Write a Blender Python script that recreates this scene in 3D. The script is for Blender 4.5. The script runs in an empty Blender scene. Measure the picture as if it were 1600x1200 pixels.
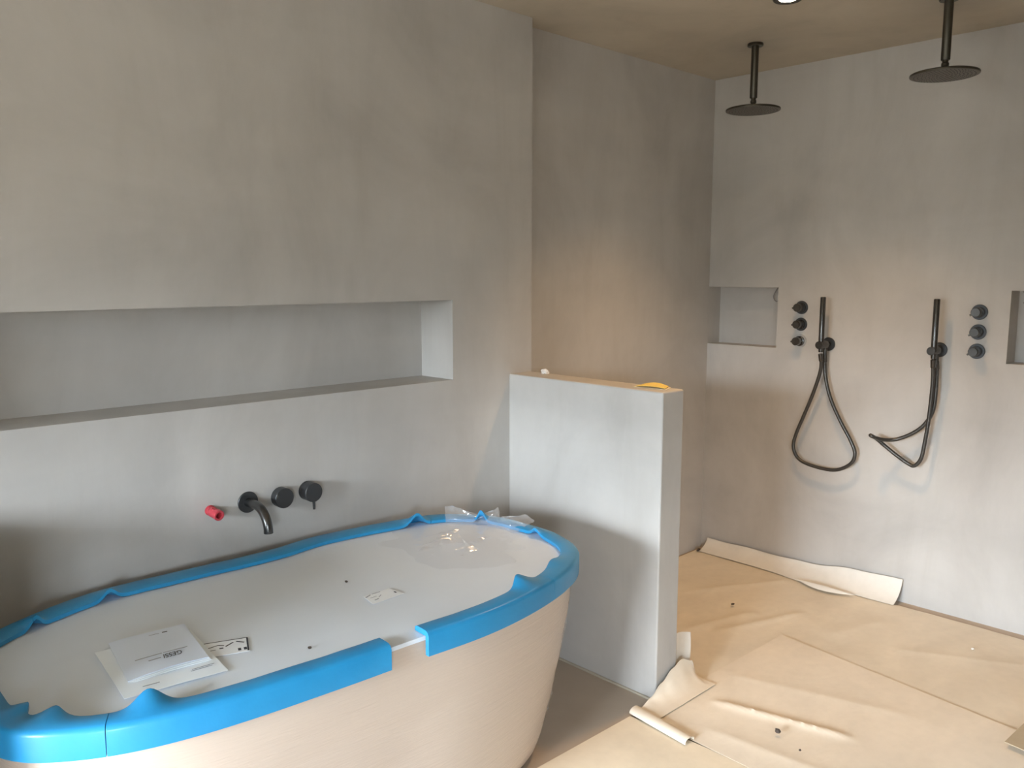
import bpy, bmesh, math, random
from mathutils import Vector, Matrix, noise
random.seed(7)
S = bpy.context.scene
COL = S.collection
PI = math.pi

# ------------------------------------------------------------------ camera, light, exposure
cam_d = bpy.data.cameras.new('camera'); cam_d.sensor_width = 36.0; cam_d.lens = 1304.09 / 1600 * 36.0
cam_d.clip_start = 0.02
cam = bpy.data.objects.new('camera', cam_d); COL.objects.link(cam)
yaw, pit, rol = 0.7675, -0.1317, 0.0007
fw = Vector((math.sin(yaw)*math.cos(pit), math.cos(yaw)*math.cos(pit), math.sin(pit)))
rt = Vector((math.cos(yaw), -math.sin(yaw), 0)); up = rt.cross(fw)
r2 = rt*math.cos(rol) + up*math.sin(rol); u2 = -rt*math.sin(rol) + up*math.cos(rol)
cam.matrix_world = Matrix(((r2.x, u2.x, -fw.x, 0.0), (r2.y, u2.y, -fw.y, -2.4938), (r2.z, u2.z, -fw.z, 1.5644), (0, 0, 0, 1)))
S.camera = cam

# windows: (wall, from, to, sill, head); the left wall is x = XL, the front wall (behind the camera) is y = YF
XL, YF = -3.3, -5.6
WINS = [('left', -2.5, -0.30, 0.65, 2.10), ('front', -3.25, -1.95, 0.65, 2.10)]
w = bpy.data.worlds.new('overcast'); S.world = w; w.use_nodes = True
nt = w.node_tree; nt.nodes.clear()
tc = nt.nodes.new('ShaderNodeTexCoord'); sx = nt.nodes.new('ShaderNodeSeparateXYZ'); nt.links.new(tc.outputs['Generated'], sx.inputs[0])
mr = nt.nodes.new('ShaderNodeMapRange'); mr.inputs['From Min'].default_value = -1; mr.inputs['From Max'].default_value = 1
nt.links.new(sx.outputs['Z'], mr.inputs['Value'])
cr = nt.nodes.new('ShaderNodeValToRGB'); nt.links.new(mr.outputs[0], cr.inputs[0])
e = cr.color_ramp.elements
e[0].position = 0.0; e[0].color = (0.018, 0.0185, 0.017, 1)
e[1].position = 1.0; e[1].color = (0.85, 0.955, 1.05, 1)
k = e.new(0.50); k.color = (0.032, 0.033, 0.030, 1)     # ground
k = e.new(0.53); k.color = (0.15, 0.172, 0.188, 1)       # hazy skyline
k = e.new(0.56); k.color = (0.46, 0.52, 0.575, 1)
k = e.new(0.66); k.color = (0.69, 0.775, 0.86, 1)
bg = nt.nodes.new('ShaderNodeBackground'); bg.inputs['Strength'].default_value = 134.0
nt.links.new(cr.outputs[0], bg.inputs['Color'])
ow = nt.nodes.new('ShaderNodeOutputWorld'); nt.links.new(bg.outputs[0], ow.inputs[0])
# portals: tell the renderer that the sky enters through these windows
for wl, a0, a1, h0, h1 in WINS:
    pl = bpy.data.lights.new('window_portal', 'AREA'); pl.shape = 'RECTANGLE'; pl.cycles.is_portal = True
    po = bpy.data.objects.new('window_portal', pl); COL.objects.link(po)
    if wl == 'roof':
        pl.size = a1-a0; pl.size_y = h1-h0; po.location = ((a0+a1)/2, (h0+h1)/2, 2.5913+0.02)
    elif wl == 'left':
        pl.size = h1-h0; pl.size_y = a1-a0; po.location = (XL-0.02, (a0+a1)/2, (h0+h1)/2); po.rotation_euler = (0, -PI/2, 0)
    else:
        pl.size = a1-a0; pl.size_y = h1-h0; po.location = ((a0+a1)/2, YF-0.02, (h0+h1)/2); po.rotation_euler = (PI/2, 0, 0)

vs = S.view_settings; vs.view_transform = 'Standard'; vs.look = 'None'; vs.gamma = 1.0; vs.use_curve_mapping = False
vs.exposure = 0.0
S.cycles.diffuse_bounces = 5; S.cycles.max_bounces = 10; S.cycles.transparent_max_bounces = 16; S.cycles.adaptive_threshold = 0.015

# ------------------------------------------------------------------ materials
def mat(name, color, rough=0.6, metal=0.0, spec=0.5, coat=0.0, coat_rough=0.1):
    m = bpy.data.materials.new(name); m.use_nodes = True
    b = m.node_tree.nodes['Principled BSDF']
    b.inputs['Base Color'].default_value = (*color, 1); b.inputs['Roughness'].default_value = rough
    b.inputs['Metallic'].default_value = metal; b.inputs['Specular IOR Level'].default_value = spec
    b.inputs['Coat Weight'].default_value = coat; b.inputs['Coat Roughness'].default_value = coat_rough
    return m, m.node_tree, b

def tex_noise(nt, scale, stretch=(1, 1, 1), detail=4.0, rough=0.55, rot=(0, 0, 0), dist=0.0):
    tc = nt.nodes.new('ShaderNodeTexCoord'); mp = nt.nodes.new('ShaderNodeMapping'); n = nt.nodes.new('ShaderNodeTexNoise')
    mp.inputs['Scale'].default_value = stretch; mp.inputs['Rotation'].default_value = rot
    n.inputs['Scale'].default_value = scale; n.inputs['Detail'].default_value = detail
    n.inputs['Roughness'].default_value = rough; n.inputs['Distortion'].default_value = dist
    nt.links.new(tc.outputs['Object'], mp.inputs[0]); nt.links.new(mp.outputs[0], n.inputs['Vector'])
    return n.outputs[0]

def ramp(nt, src, stops):
    r = nt.nodes.new('ShaderNodeValToRGB'); nt.links.new(src, r.inputs[0])
    el = r.color_ramp.elements
    el[0].position, el[0].color = stops[0][0], (*stops[0][1], 1)
    el[1].position, el[1].color = stops[-1][0], (*stops[-1][1], 1)
    for p, c in stops[1:-1]:
        q = el.new(p); q.color = (*c, 1)
    return r.outputs[0]

def mix(nt, a, b, fac=0.5, mode='MIX'):
    m = nt.nodes.new('ShaderNodeMix'); m.data_type = 'RGBA'; m.blend_type = mode
    if isinstance(fac, float): m.inputs[0].default_value = fac
    else: nt.links.new(fac, m.inputs[0])
    nt.links.new(a, m.inputs[6]); nt.links.new(b, m.inputs[7])
    return m.outputs[2]

def bump(nt, b, src, strength=0.2, dist=0.01, sock='Normal'):
    n = nt.nodes.new('ShaderNodeBump'); n.inputs['Strength'].default_value = strength; n.inputs['Distance'].default_value = dist
    nt.links.new(src, n.inputs['Height']); nt.links.new(n.outputs[0], b.inputs[sock])

def g(v, k=1.0): return (v[0]*k, v[1]*k, v[2]*k)

def plaster(name, base):
    m, nt, b = mat(name, base, 0.62, spec=0.35)
    big = ramp(nt, tex_noise(nt, 1.5, (1, 1, 0.8), detail=6, rough=0.6, dist=0.8), [(0.28, g(base, 0.86)), (0.5, base), (0.72, g(base, 1.10))])
    strokes = ramp(nt, tex_noise(nt, 2.0, (2.2, 2.2, 0.5), 6, 0.65, dist=0.7), [(0.34, (0.95, 0.945, 0.94)), (0.5, (1, 1, 1)), (0.7, (1.035, 1.035, 1.04))])
    cross = ramp(nt, tex_noise(nt, 1.4, (0.6, 0.6, 2.2), 5, 0.6, dist=0.5), [(0.32, (0.96, 0.96, 0.96)), (0.6, (1.025, 1.025, 1.025))])
    c = mix(nt, mix(nt, big, strokes, 1.0, 'MULTIPLY'), cross, 1.0, 'MULTIPLY')
    nt.links.new(c, b.inputs['Base Color'])
    bump(nt, b, tex_noise(nt, 9, (1.6, 1.6, 0.7), 6), 0.12, 0.01)
    return m

M = {}
M['plaster'] = plaster('micro_cement', (0.50, 0.483, 0.458))
M['unseen_dark'] = plaster('unseen_wall_dark', (0.24, 0.23, 0.215))  # made dark for the unseen walls, to cut their bounce light
M['ceiling'] = plaster('ceiling_plaster', (0.45, 0.40, 0.32))
m, nt, b = mat('screed', (0.56, 0.46, 0.36), 0.6)
c = ramp(nt, tex_noise(nt, 2.0, detail=6, dist=0.5), [(0.3, (0.42, 0.34, 0.26)), (0.55, (0.47, 0.385, 0.30)), (0.75, (0.52, 0.43, 0.34))])
nt.links.new(c, b.inputs['Base Color']); bump(nt, b, tex_noise(nt, 14, detail=6), 0.15, 0.005); M['floor'] = m

def paper(name, base, rough=0.6, amp=0.10):
    m, nt, b = mat(name, base, rough, spec=0.35)
    a = ramp(nt, tex_noise(nt, 2.2, (1.0, 1.8, 1.0), 5, dist=0.6), [(0.3, g(base, 1-amp)), (0.55, base), (0.75, g(base, 1+amp*0.7))])
    f = ramp(nt, tex_noise(nt, 26, detail=5), [(0.3, (0.97, 0.97, 0.965)), (0.6, (1.01, 1.01, 1.01))])
    nt.links.new(mix(nt, a, f, 1.0, 'MULTIPLY'), b.inputs['Base Color'])
    bump(nt, b, tex_noise(nt, 7, (0.7, 1.6, 1.0), 4, dist=0.8), 0.16, 0.012)
    return m
M['kraft'] = paper('kraft_cover', (0.75, 0.67, 0.545))
M['kraft2'] = paper('cover_sheet', (0.79, 0.705, 0.585))
M['kraft3'] = paper('yellow_cover', (0.82, 0.715, 0.555))
M['kraft_dark'] = paper('dark_cover', (0.46, 0.37, 0.25))
M['white_paper'] = paper('white_cover', (0.76, 0.73, 0.67), 0.5, 0.05)
M['print_paper'] = mat('print_paper', (0.90, 0.96, 1.0), 0.6)[0]
M['print_paper2'] = mat('cover_page', (0.78, 0.86, 0.98), 0.5)[0]
M['ink'] = mat('ink', (0.035, 0.04, 0.05), 0.7)[0]
M['grey_ink'] = mat('grey_ink', (0.30, 0.32, 0.36), 0.7)[0]
M['sticker'] = mat('sticker', (0.90, 0.93, 0.95), 0.4)[0]
m, nt, b = mat('foam', (0.055, 0.36, 0.70), 0.45, spec=0.4, coat=0.35, coat_rough=0.22)
c = ramp(nt, tex_noise(nt, 5, detail=4), [(0.3, (0.012, 0.235, 0.50)), (0.7, (0.022, 0.29, 0.58))])
nt.links.new(c, b.inputs['Base Color']); bump(nt, b, tex_noise(nt, 60, detail=4), 0.12, 0.004); M['foam'] = m
# tub wrapped in stretch film: white body under a clear, wrinkled glossy coat
m, nt, b = mat('wrapped_white', (0.58, 0.48, 0.40), 0.42, spec=0.4, coat=0.6, coat_rough=0.12)
bump(nt, b, tex_noise(nt, 10, (0.6, 0.6, 7.0), 5, rot=(0, 0.12, 0), dist=0.5), 0.30, 0.006)
bump(nt, b, tex_noise(nt, 16, (0.8, 0.8, 9.0), 5, rot=(0, 0.2, 0), dist=1.0), 0.6, 0.01, 'Coat Normal'); M['wrap'] = m
m, nt, b = mat('cover_board', (0.70, 0.70, 0.695), 0.5, spec=0.35, coat=0.25, coat_rough=0.30)
c = ramp(nt, tex_noise(nt, 2.4, detail=4, dist=0.3), [(0.3, (0.745, 0.80, 0.86)), (0.7, (0.785, 0.84, 0.895))])
nt.links.new(c, b.inputs['Base Color']); bump(nt, b, tex_noise(nt, 7, (1, 2.2, 1), 5, dist=1.2), 0.5, 0.008, 'Coat Normal'); M['board'] = m
# clear stretch film
m = bpy.data.materials.new('clear_film'); m.use_nodes = True; nt = m.node_tree; nt.nodes.clear()
tr = nt.nodes.new('ShaderNodeBsdfTransparent'); tr.inputs[0].default_value = (0.995, 0.995, 1.0, 1)
df = nt.nodes.new('ShaderNodeBsdfDiffuse'); df.inputs[0].default_value = (0.85, 0.86, 0.88, 1)
gl = nt.nodes.new('ShaderNodeBsdfGlossy'); gl.inputs['Roughness'].default_value = 0.13; gl.inputs['Color'].default_value = (1, 1, 1, 1)
m1 = nt.nodes.new('ShaderNodeMixShader'); m1.inputs[0].default_value = 0.03; nt.links.new(tr.outputs[0], m1.inputs[1]); nt.links.new(df.outputs[0], m1.inputs[2])
lw = nt.nodes.new('ShaderNodeLayerWeight'); pw = nt.nodes.new('ShaderNodeMath'); pw.operation = 'POWER'; pw.inputs[1].default_value = 4.0; nt.links.new(lw.outputs['Facing'], pw.inputs[0])
fr = nt.nodes.new('ShaderNodeMath'); fr.operation = 'MULTIPLY_ADD'; fr.inputs[1].default_value = 0.08; fr.inputs[2].default_value = 0.09; nt.links.new(pw.outputs[0], fr.inputs[0])
m2 = nt.nodes.new('ShaderNodeMixShader'); nt.links.new(fr.outputs[0], m2.inputs[0]); nt.links.new(m1.outputs[0], m2.inputs[1]); nt.links.new(gl.outputs[0], m2.inputs[2])
o = nt.nodes.new('ShaderNodeOutputMaterial'); nt.links.new(m2.outputs[0], o.inputs[0]); M['film'] = m
M['film_bunch'] = m.copy(); M['film_bunch'].name = 'bunched_film'
for q in M['film_bunch'].node_tree.nodes:
    if q.type == 'MIX_SHADER' and not q.inputs[0].is_linked: q.inputs[0].default_value = 0.22
M['gun'] = mat('brushed_black_metal', (0.105, 0.103, 0.10), 0.26, metal=0.9)[0]
M['gun_soft'] = mat('dark_metal', (0.075, 0.078, 0.082), 0.40, metal=0.75)[0]
M['bronze'] = mat('dark_bronze', (0.085, 0.076, 0.06), 0.36, metal=0.85)[0]
M['nozzle'] = mat('nozzle_face', (0.14, 0.13, 0.115), 0.5, metal=0.3)[0]
M['chrome'] = mat('pale_ring', (0.55, 0.55, 0.54), 0.35, metal=0.6)[0]
m, nt, b = mat('hose', (0.085, 0.082, 0.076), 0.36, metal=0.7)
M['hose'] = m
M['red'] = mat('red_plastic', (0.55, 0.055, 0.075), 0.4)[0]
M['red_dark'] = mat('dark_red', (0.20, 0.015, 0.02), 0.5)[0]
M['yellow'] = paper('yellow_abrasive', (0.84, 0.63, 0.17), 0.8, 0.15)
M['pale_back'] = mat('pale_backing', (0.80, 0.72, 0.55), 0.7)[0]
M['crumb'] = mat('dark_crumb', (0.06, 0.045, 0.035), 0.8)[0]
M['chip'] = mat('pale_chip', (0.80, 0.76, 0.70), 0.7)[0]
M['cable'] = mat('cable', (0.28, 0.26, 0.25), 0.5)[0]
M['white'] = mat('white_frame', (0.80, 0.80, 0.79), 0.4)[0]
M['black_ring'] = mat('black_ring', (0.03, 0.028, 0.025), 0.4)[0]
m = bpy.data.materials.new('lamp_lens'); m.use_nodes = True; nt = m.node_tree; nt.nodes.clear()
em = nt.nodes.new('ShaderNodeEmission'); em.inputs[0].default_value = (1, 0.80, 0.55, 1); em.inputs[1].default_value = 25.0
o = nt.nodes.new('ShaderNodeOutputMaterial'); nt.links.new(em.outputs[0], o.inputs[0]); M['lens'] = m
m = bpy.data.materials.new('window_glass'); m.use_nodes = True; nt = m.node_tree; nt.nodes.clear()
tr = nt.nodes.new('ShaderNodeBsdfTransparent'); gl = nt.nodes.new('ShaderNodeBsdfGlossy'); gl.inputs['Roughness'].default_value = 0.02
mx = nt.nodes.new('ShaderNodeMixShader'); mx.inputs[0].default_value = 0.05
nt.links.new(tr.outputs[0], mx.inputs[1]); nt.links.new(gl.outputs[0], mx.inputs[2])
o = nt.nodes.new('ShaderNodeOutputMaterial'); nt.links.new(mx.outputs[0], o.inputs[0]); M['glass'] = m

# ------------------------------------------------------------------ mesh helpers
class MB:
    def __init__(s): s.v = []; s.f = []
    def add(s, v, f):
        n = len(s.v); s.v += [tuple(p) for p in v]; s.f += [tuple(i+n for i in q) for q in f]; return s
    def box(s, a, b):
        x0, y0, z0 = a; x1, y1, z1 = b
        return s.add([(x0,y0,z0),(x1,y0,z0),(x1,y1,z0),(x0,y1,z0),(x0,y0,z1),(x1,y0,z1),(x1,y1,z1),(x0,y1,z1)],
                     [(0,3,2,1),(4,5,6,7),(0,1,5,4),(1,2,6,5),(2,3,7,6),(3,0,4,7)])
    def quad(s, *p): return s.add(p, [tuple(range(len(p)))])
    def lathe(s, prof, origin, axis, n=40, cap=True):
        ax = Vector(axis).normalized(); t = Vector((0, 0, 1)) if abs(ax.z) < 0.9 else Vector((1, 0, 0))
        u = ax.cross(t).normalized(); v = ax.cross(u); o = Vector(origin); vs = []; fs = []
        for r, h in prof:
            for k in range(n):
                a = 2*PI*k/n; vs.append(o + ax*h + (u*math.cos(a) + v*math.sin(a))*r)
        for i in range(len(prof)-1):
            for k in range(n): fs.append((i*n+k, i*n+(k+1) % n, (i+1)*n+(k+1) % n, (i+1)*n+k))
        if cap:
            fs.append(tuple(range(n))[::-1]); fs.append(tuple(range((len(prof)-1)*n, len(prof)*n)))
        return s.add(vs, fs)
    def tube(s, pts, r, n=14, cap=True):
        pts = [Vector(p) for p in pts]; rr = r if isinstance(r, (list, tuple)) else [r]*len(pts)
        vs = []; fs = []; u = None
        for i, p in enumerate(pts):
            d = (pts[min(i+1, len(pts)-1)] - pts[max(i-1, 0)]).normalized()
            if u is None: u = d.orthogonal().normalized()
            u = (u - d*u.dot(d)).normalized(); v = d.cross(u)
            for k in range(n):
                a = 2*PI*k/n; vs.append(p + (u*math.cos(a)+v*math.sin(a))*rr[i])
        for i in range(len(pts)-1):
            for k in range(n): fs.append((i*n+k, i*n+(k+1) % n, (i+1)*n+(k+1) % n, (i+1)*n+k))
        if cap:
            fs.append(tuple(range(n))[::-1]); fs.append(tuple(range((len(pts)-1)*n, len(pts)*n)))
        return s.add(vs, fs)
    def grid(s, fn, nu, nv):
        vs = [fn(i/nu, j/nv) for i in range(nu+1) for j in range(nv+1)]
        fs = [(i*(nv+1)+j, (i+1)*(nv+1)+j, (i+1)*(nv+1)+j+1, i*(nv+1)+j+1) for i in range(nu) for j in range(nv)]
        return s.add(vs, fs)
    def build(s, name, m, parent=None, smooth=False, bevel=0.0, solid=0.0, angle=35, loc=None):
        me = bpy.data.meshes.new(name)
        vs = s.v
        if loc: vs = [(a-loc[0], b-loc[1], c-loc[2]) for a, b, c in vs]
        me.from_pydata(vs, [], s.f); me.validate()
        bm = bmesh.new(); bm.from_mesh(me); bmesh.ops.recalc_face_normals(bm, faces=bm.faces); bm.to_mesh(me); bm.free()
        me.materials.append(M[m] if isinstance(m, str) else m)
        o = bpy.data.objects.new(name, me); COL.objects.link(o)
        if loc: o.location = loc
        if parent:
            o.parent = parent
            if loc is None: o.matrix_parent_inverse = Matrix.Translation(-parent.location)
        if solid:
            q = o.modifiers.new('solid', 'SOLIDIFY'); q.thickness = solid; q.offset = 0
            q = o.modifiers.new('split', 'EDGE_SPLIT'); q.split_angle = math.radians(40)
        if bevel:
            q = o.modifiers.new('bevel', 'BEVEL'); q.width = bevel; q.segments = 3; q.limit_method = 'ANGLE'
        if smooth:
            for p in me.polygons: p.use_smooth = True
            try: me.set_sharp_from_angle(angle=math.radians(angle))
            except Exception: pass
        return o

def tag(o, label=None, cat=None, group=None, kind=None):
    if label: o['label'] = label
    if cat: o['category'] = cat
    if group: o['group'] = group
    if kind: o['kind'] = kind
    return o
def thing(name, loc, label, cat, group=None):
    o = bpy.data.objects.new(name, None); COL.objects.link(o); o.location = loc; o.empty_display_size = 0.05
    return tag(o, label, cat, group)

def catmull(pts, n=8, closed=False):
    P = [Vector(p) for p in pts]; out = []; L = len(P)
    for i in range(L if closed else L-1):
        if closed: a, b, c, d = P[(i-1) % L], P[i], P[(i+1) % L], P[(i+2) % L]
        else: a, b, c, d = P[max(i-1, 0)], P[i], P[i+1], P[min(i+2, L-1)]
        for k in range(n):
            t = k/n
            out.append(0.5*((2*b) + (c-a)*t + (2*a-5*b+4*c-d)*t*t + (3*b-a-3*c+d)*t**3))
    if not closed: out.append(P[-1])
    return out

def interp(table, x):
    if x <= table[0][0]: return table[0][1]
    for (a, va), (b, vb) in zip(table, table[1:]):
        if x <= b:
            t = (x-a)/(b-a); t = t*t*(3-2*t); return va + (vb-va)*t
    return table[-1][1]
def nz(x, y, z=0.0): return noise.noise(Vector((x, y, z)))

# ------------------------------------------------------------------ the room
H = 2.5913; XE = 2.5206; XS = 4.0146; D = 0.0957
def slab_with_pockets(name, m, origin, U, V, N, w_, h_, pockets, thick, through=False):
    """front face at origin spanning U*w, V*h, N points into the room; pockets are (u0,u1,v0,v1,depth)"""
    O, U, V, N = Vector(origin), Vector(U), Vector(V), Vector(N); mb = MB()
    us = sorted({0.0, w_} | {q for p in pockets for q in p[:2]}); vv = sorted({0.0, h_} | {q for p in pockets for q in p[2:4]})
    P = lambda u, v, d=0.0: O + U*u + V*v - N*d
    inside = lambda u, v: any(p[0] < u < p[1] and p[2] < v < p[3] for p in pockets)
    for a, b in zip(us, us[1:]):
        for c, d in zip(vv, vv[1:]):
            if not inside((a+b)/2, (c+d)/2): mb.quad(P(a, c), P(b, c), P(b, d), P(a, d))
            if through:
                if not inside((a+b)/2, (c+d)/2): mb.quad(P(a, c, thick), P(b, c, thick), P(b, d, thick), P(a, d, thick))
    for u0, u1, v0, v1, dp in pockets:
        dd = thick if through else dp
        mb.quad(P(u0, v0), P(u1, v0), P(u1, v0, dd), P(u0, v0, dd)); mb.quad(P(u0, v1), P(u1, v1), P(u1, v1, dd), P(u0, v1, dd))
        mb.quad(P(u0, v0), P(u0, v1), P(u0, v1, dd), P(u0, v0, dd)); mb.quad(P(u1, v0), P(u1, v1), P(u1, v1, dd), P(u1, v0, dd))
        if not through: mb.quad(P(u0, v0, dd), P(u1, v0, dd), P(u1, v1, dd), P(u0, v1, dd))
    if not through: mb.quad(P(0, 0, thick), P(w_, 0, thick), P(w_, h_, thick), P(0, h_, thick))
    mb.quad(P(0, 0), P(w_, 0), P(w_, 0, thick), P(0, 0, thick)); mb.quad(P(0, h_), P(w_, h_), P(w_, h_, thick), P(0, h_, thick))
    mb.quad(P(0, 0), P(0, h_), P(0, h_, thick), P(0, 0, thick)); mb.quad(P(w_, 0), P(w_, h_), P(w_, h_, thick), P(w_, 0, thick))
    o = mb.build(name, m)
    bm = bmesh.new(); bm.from_mesh(o.data); bmesh.ops.remove_doubles(bm, verts=bm.verts, dist=1e-5)
    bmesh.ops.recalc_face_normals(bm, faces=bm.faces); bm.to_mesh(o.data); bm.free()
    return tag(o, kind='structure')

MB().box((XL-0.3, YF-0.3, -0.12), (XS+0.4, 0.4, 0.0)).build('floor', 'floor')['kind'] = 'structure'
slab_with_pockets('ceiling', 'ceiling', (XL-0.3, YF-0.3, H), (1, 0, 0), (0, 1, 0), (0, 0, -1), XS+0.7-XL, 0.7-YF,
                  [(a0-XL+0.3, a1-XL+0.3, h0-YF+0.3, h1-YF+0.3, 0.2) for wl, a0, a1, h0, h1 in WINS if wl == 'roof'], 0.2, through=True)
# wall behind the bath with the long niche (front plane y = 0)
slab_with_pockets('wall_back', 'plaster', (XL, 0, 0), (1, 0, 0), (0, 0, 1), (0, -1, 0), XE-XL, H,
                  [(0.287-XL, 2.0857-XL, 1.1515, 1.4627, 0.1976)], 0.35)
# set-back wall of the shower
tag(MB().box((XE, D, 0), (XS+0.3, 0.35, H)).build('wall_recess', 'plaster'), kind='structure')
# shower wall (plane x = XS) with two niches, one in each corner
slab_with_pockets('wall_right', 'plaster', (XS, D, 0), (0, -1, 0), (0, 0, 1), (-1, 0, 0), D-YF, H,
                  [(0.0005, D+0.3207, 1.1793, 1.4926, 0.1168), (D+1.3979, D+1.8143, 1.1793, 1.4926, 0.1168)], 0.30)
tag(MB().box((3.15, -2.0, 0), (XS, -1.8148, H)).build('wall_shower_end', 'plaster', bevel=0.004), kind='structure')
holes = {k: [(a0, a1, h0, h1) for wl, a0, a1, h0, h1 in WINS if wl == k] for k in ('left', 'front')}
slab_with_pockets('wall_left', 'unseen_dark', (XL, YF, 0), (0, 1, 0), (0, 0, 1), (1, 0, 0), -YF+0.35, H,
                  [(a0-YF, a1-YF, h0, h1, 0.3) for a0, a1, h0, h1 in holes['left']], 0.30, through=True)
slab_with_pockets('wall_front', 'unseen_dark', (XL-0.3, YF, 0), (1, 0, 0), (0, 0, 1), (0, 1, 0), XS+0.6-XL, H,
                  [(a0-XL+0.3, a1-XL+0.3, h0, h1, 0.3) for a0, a1, h0, h1 in holes['front']], 0.30, through=True)
# unseen low partition, added to shade the wall at the bath's left end
tag(MB().box((0.085, -0.7767, 0), (0.213, 0.0, 0.98)).build('wall_partition_unseen', 'plaster', bevel=0.006, smooth=True), kind='structure')
# low partition that ends beside the bath
hw = MB().box((2.3923, -0.7767, 0), (XE, D, 1.15)).build('wall_partition', 'plaster', bevel=0.006, smooth=True)
tag(hw, kind='structure')
# pale sealant bead along the foot of the partition
mb = MB(); mb.tube([(2.389, -0.004, 0.002), (2.389, -0.778, 0.002)], 0.006, 8)
tag(mb.build('trim_1', 'ceiling'), kind='structure')

# windows
for wi, (wl, a0, a1, h0, h1) in enumerate(WINS):
    P = {'left': lambda d, a, z: (XL-0.12+d, a, z), 'front': lambda d, a, z: (a, YF-0.12+d, z), 'roof': lambda d, a, z: (a, z, H+0.12+d)}[wl]
    fr_ = MB(); t = 0.06; am = (a0+a1)/2
    def bx(mb, d, p, q): 
        A0, A1 = P(-d, *p), P(d, *q); mb.box(tuple(min(i, j) for i, j in zip(A0, A1)), tuple(max(i, j) for i, j in zip(A0, A1)))
    bx(fr_, 0.04, (a0, h0), (a1, h0+t)); bx(fr_, 0.04, (a0, h1-t), (a1, h1))
    for aa in (a0, am-t/2, a1-t): bx(fr_, 0.04, (aa, h0+t), (aa+t, h1-t))
    wf = tag(fr_.build('window_%d' % (wi+1), 'white'), kind='structure')
    for u, v in ((a0+t, am-t/2), (am+t/2, a1-t)):
        pm = MB(); bx(pm, 0.004, (u, h0+t), (v, h1-t)); pm.build('pane', 'glass', wf)

# ------------------------------------------------------------------ bathtub
CX, CY, A_, B_, NE = 1.186, -0.486, 0.864, 0.437, 3.095
ZR = 0.68
RES = [(669.6,1.221,-.929,.006),(0,1.389,-.948,.028),(0,1.558,-.935,.027),(0,1.699,-.897,.005),(0,1.878,-.831,-.005),(0,2.025,-.651,-.011),
       (0,2.058,-.549,.009),(0,2.047,-.427,-.002),(0,1.99,-.237,-.007),(0,1.86,-.112,.02),(0,1.683,-.086,-.012),(0,1.497,-.048,.008),
       (0,1.193,-.083,-.034),(0,.924,-.07,-.019),(0,.708,-.048,.033),(0,.545,-.116,-.001),(0,1.114,-.923,0),(0,1.046,-.915,-.008),
       (0,.897,-.904,-.017),(0,.724,-.888,-.018),(0,.598,-.866,-.011),(0,.489,-.827,-.005),(0,.341,-.698,.011)]
RT = [(math.atan2((y-CY)/B_, (x-CX)/A_), d) for _, x, y, d in RES]
def dres(ph):
    s = wt = 0.0
    for a, d in RT:
        q = (ph-a+PI) % (2*PI)-PI; k = math.exp(-(q/0.16)**2); s += k*d; wt += k
    return 0.8*s/(wt+0.15)
def outline(ph, inset=0.0, corr=1.0):
    """ph is the elliptic angle; returns (x, y) on the tub rim, moved inwards by inset"""
    a, b = A_-inset, B_-inset; c, s = math.cos(ph)*a, math.sin(ph)*b; th = math.atan2(s, c)
    c, s = math.cos(th), math.sin(th)
    r = (abs(c/a)**NE + abs(s/b)**NE)**(-1/NE) + corr*dres(ph)
    return CX + r*c, CY + r*s
def ph_of(x, y): return math.atan2((y-CY)/B_, (x-CX)/A_)

tub = thing('bathtub', (CX, CY, 0.012), 'oval freestanding bathtub wrapped in film with blue foam rim', 'bathtub')
NT = 220
zs = [0.012, 0.03, 0.06] + [0.06+0.56*i/34 for i in range(1, 35)] + [0.64, 0.652]
mb = MB(); rows = []
for z in zs:
    ins = 0.022 + 0.10*(max(0.0, 0.62-z)/0.61)**1.4 + (0.012*(1-(z-0.012)/0.05)**2 if z < 0.06 else 0)
    row = []
    for i in range(NT):
        ph = 2*PI*i/NT; x, y = outline(ph, ins, 0.8)
        endw = max(0.0, math.cos(ph-0.0))**3
        d = 0.0025*nz(x*4, y*4, z*22) + 0.006*endw*nz(x*9, y*9, z*30+3)
        dx, dy = x-CX, y-CY; L = math.hypot(dx, dy); row.append((x+dx/L*d, y+dy/L*d, z))
    rows.append(row)
vs = [p for r in rows for p in r]; fs = []
for j in range(len(zs)-1):
    for i in range(NT): fs.append((j*NT+i, j*NT+(i+1) % NT, (j+1)*NT+(i+1) % NT, (j+1)*NT+i))
fs.append(tuple(range(NT))[::-1]); fs.append(tuple(range((len(zs)-1)*NT, len(zs)*NT)))
mb.add(vs, fs); mb.build('tub_shell', 'wrap', tub, smooth=True, angle=60)

# board lying on the rim under the foam
mb = MB(); NR = 26; vs = []; fs = []
def cover_z(x, y, q): return 0.6635 + 0.0012*nz(x*6, y*6, 1) + (0.0035*nz(x*7, y*9, 2)*max(0, (x-1.5)/0.5) if x > 1.5 else 0)
vs.append((CX, CY, cover_z(CX, CY, 0)))
for j in range(1, NR+1):
    q = j/NR
    for i in range(NT):
        x, y = outline(2*PI*i/NT, 0.018, 0.8); x, y = CX+(x-CX)*q, CY+(y-CY)*q
        vs.append((x, y, cover_z(x, y, q)))
for i in range(NT): fs.append((0, 1+i, 1+(i+1) % NT))
for j in range(NR-1):
    for i in range(NT): fs.append((1+j*NT+i, 1+(j+1)*NT+i, 1+(j+1)*NT+(i+1) % NT, 1+j*NT+(i+1) % NT))
b0 = len(vs)
for i in range(NT):
    x, y, _ = vs[1+(NR-1)*NT+i]; vs.append((x, y, 0.652))
for i in range(NT): fs.append((1+(NR-1)*NT+i, b0+i, b0+(i+1) % NT, 1+(NR-1)*NT+(i+1) % NT))
fs.append(tuple(range(b0, b0+NT)))
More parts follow.
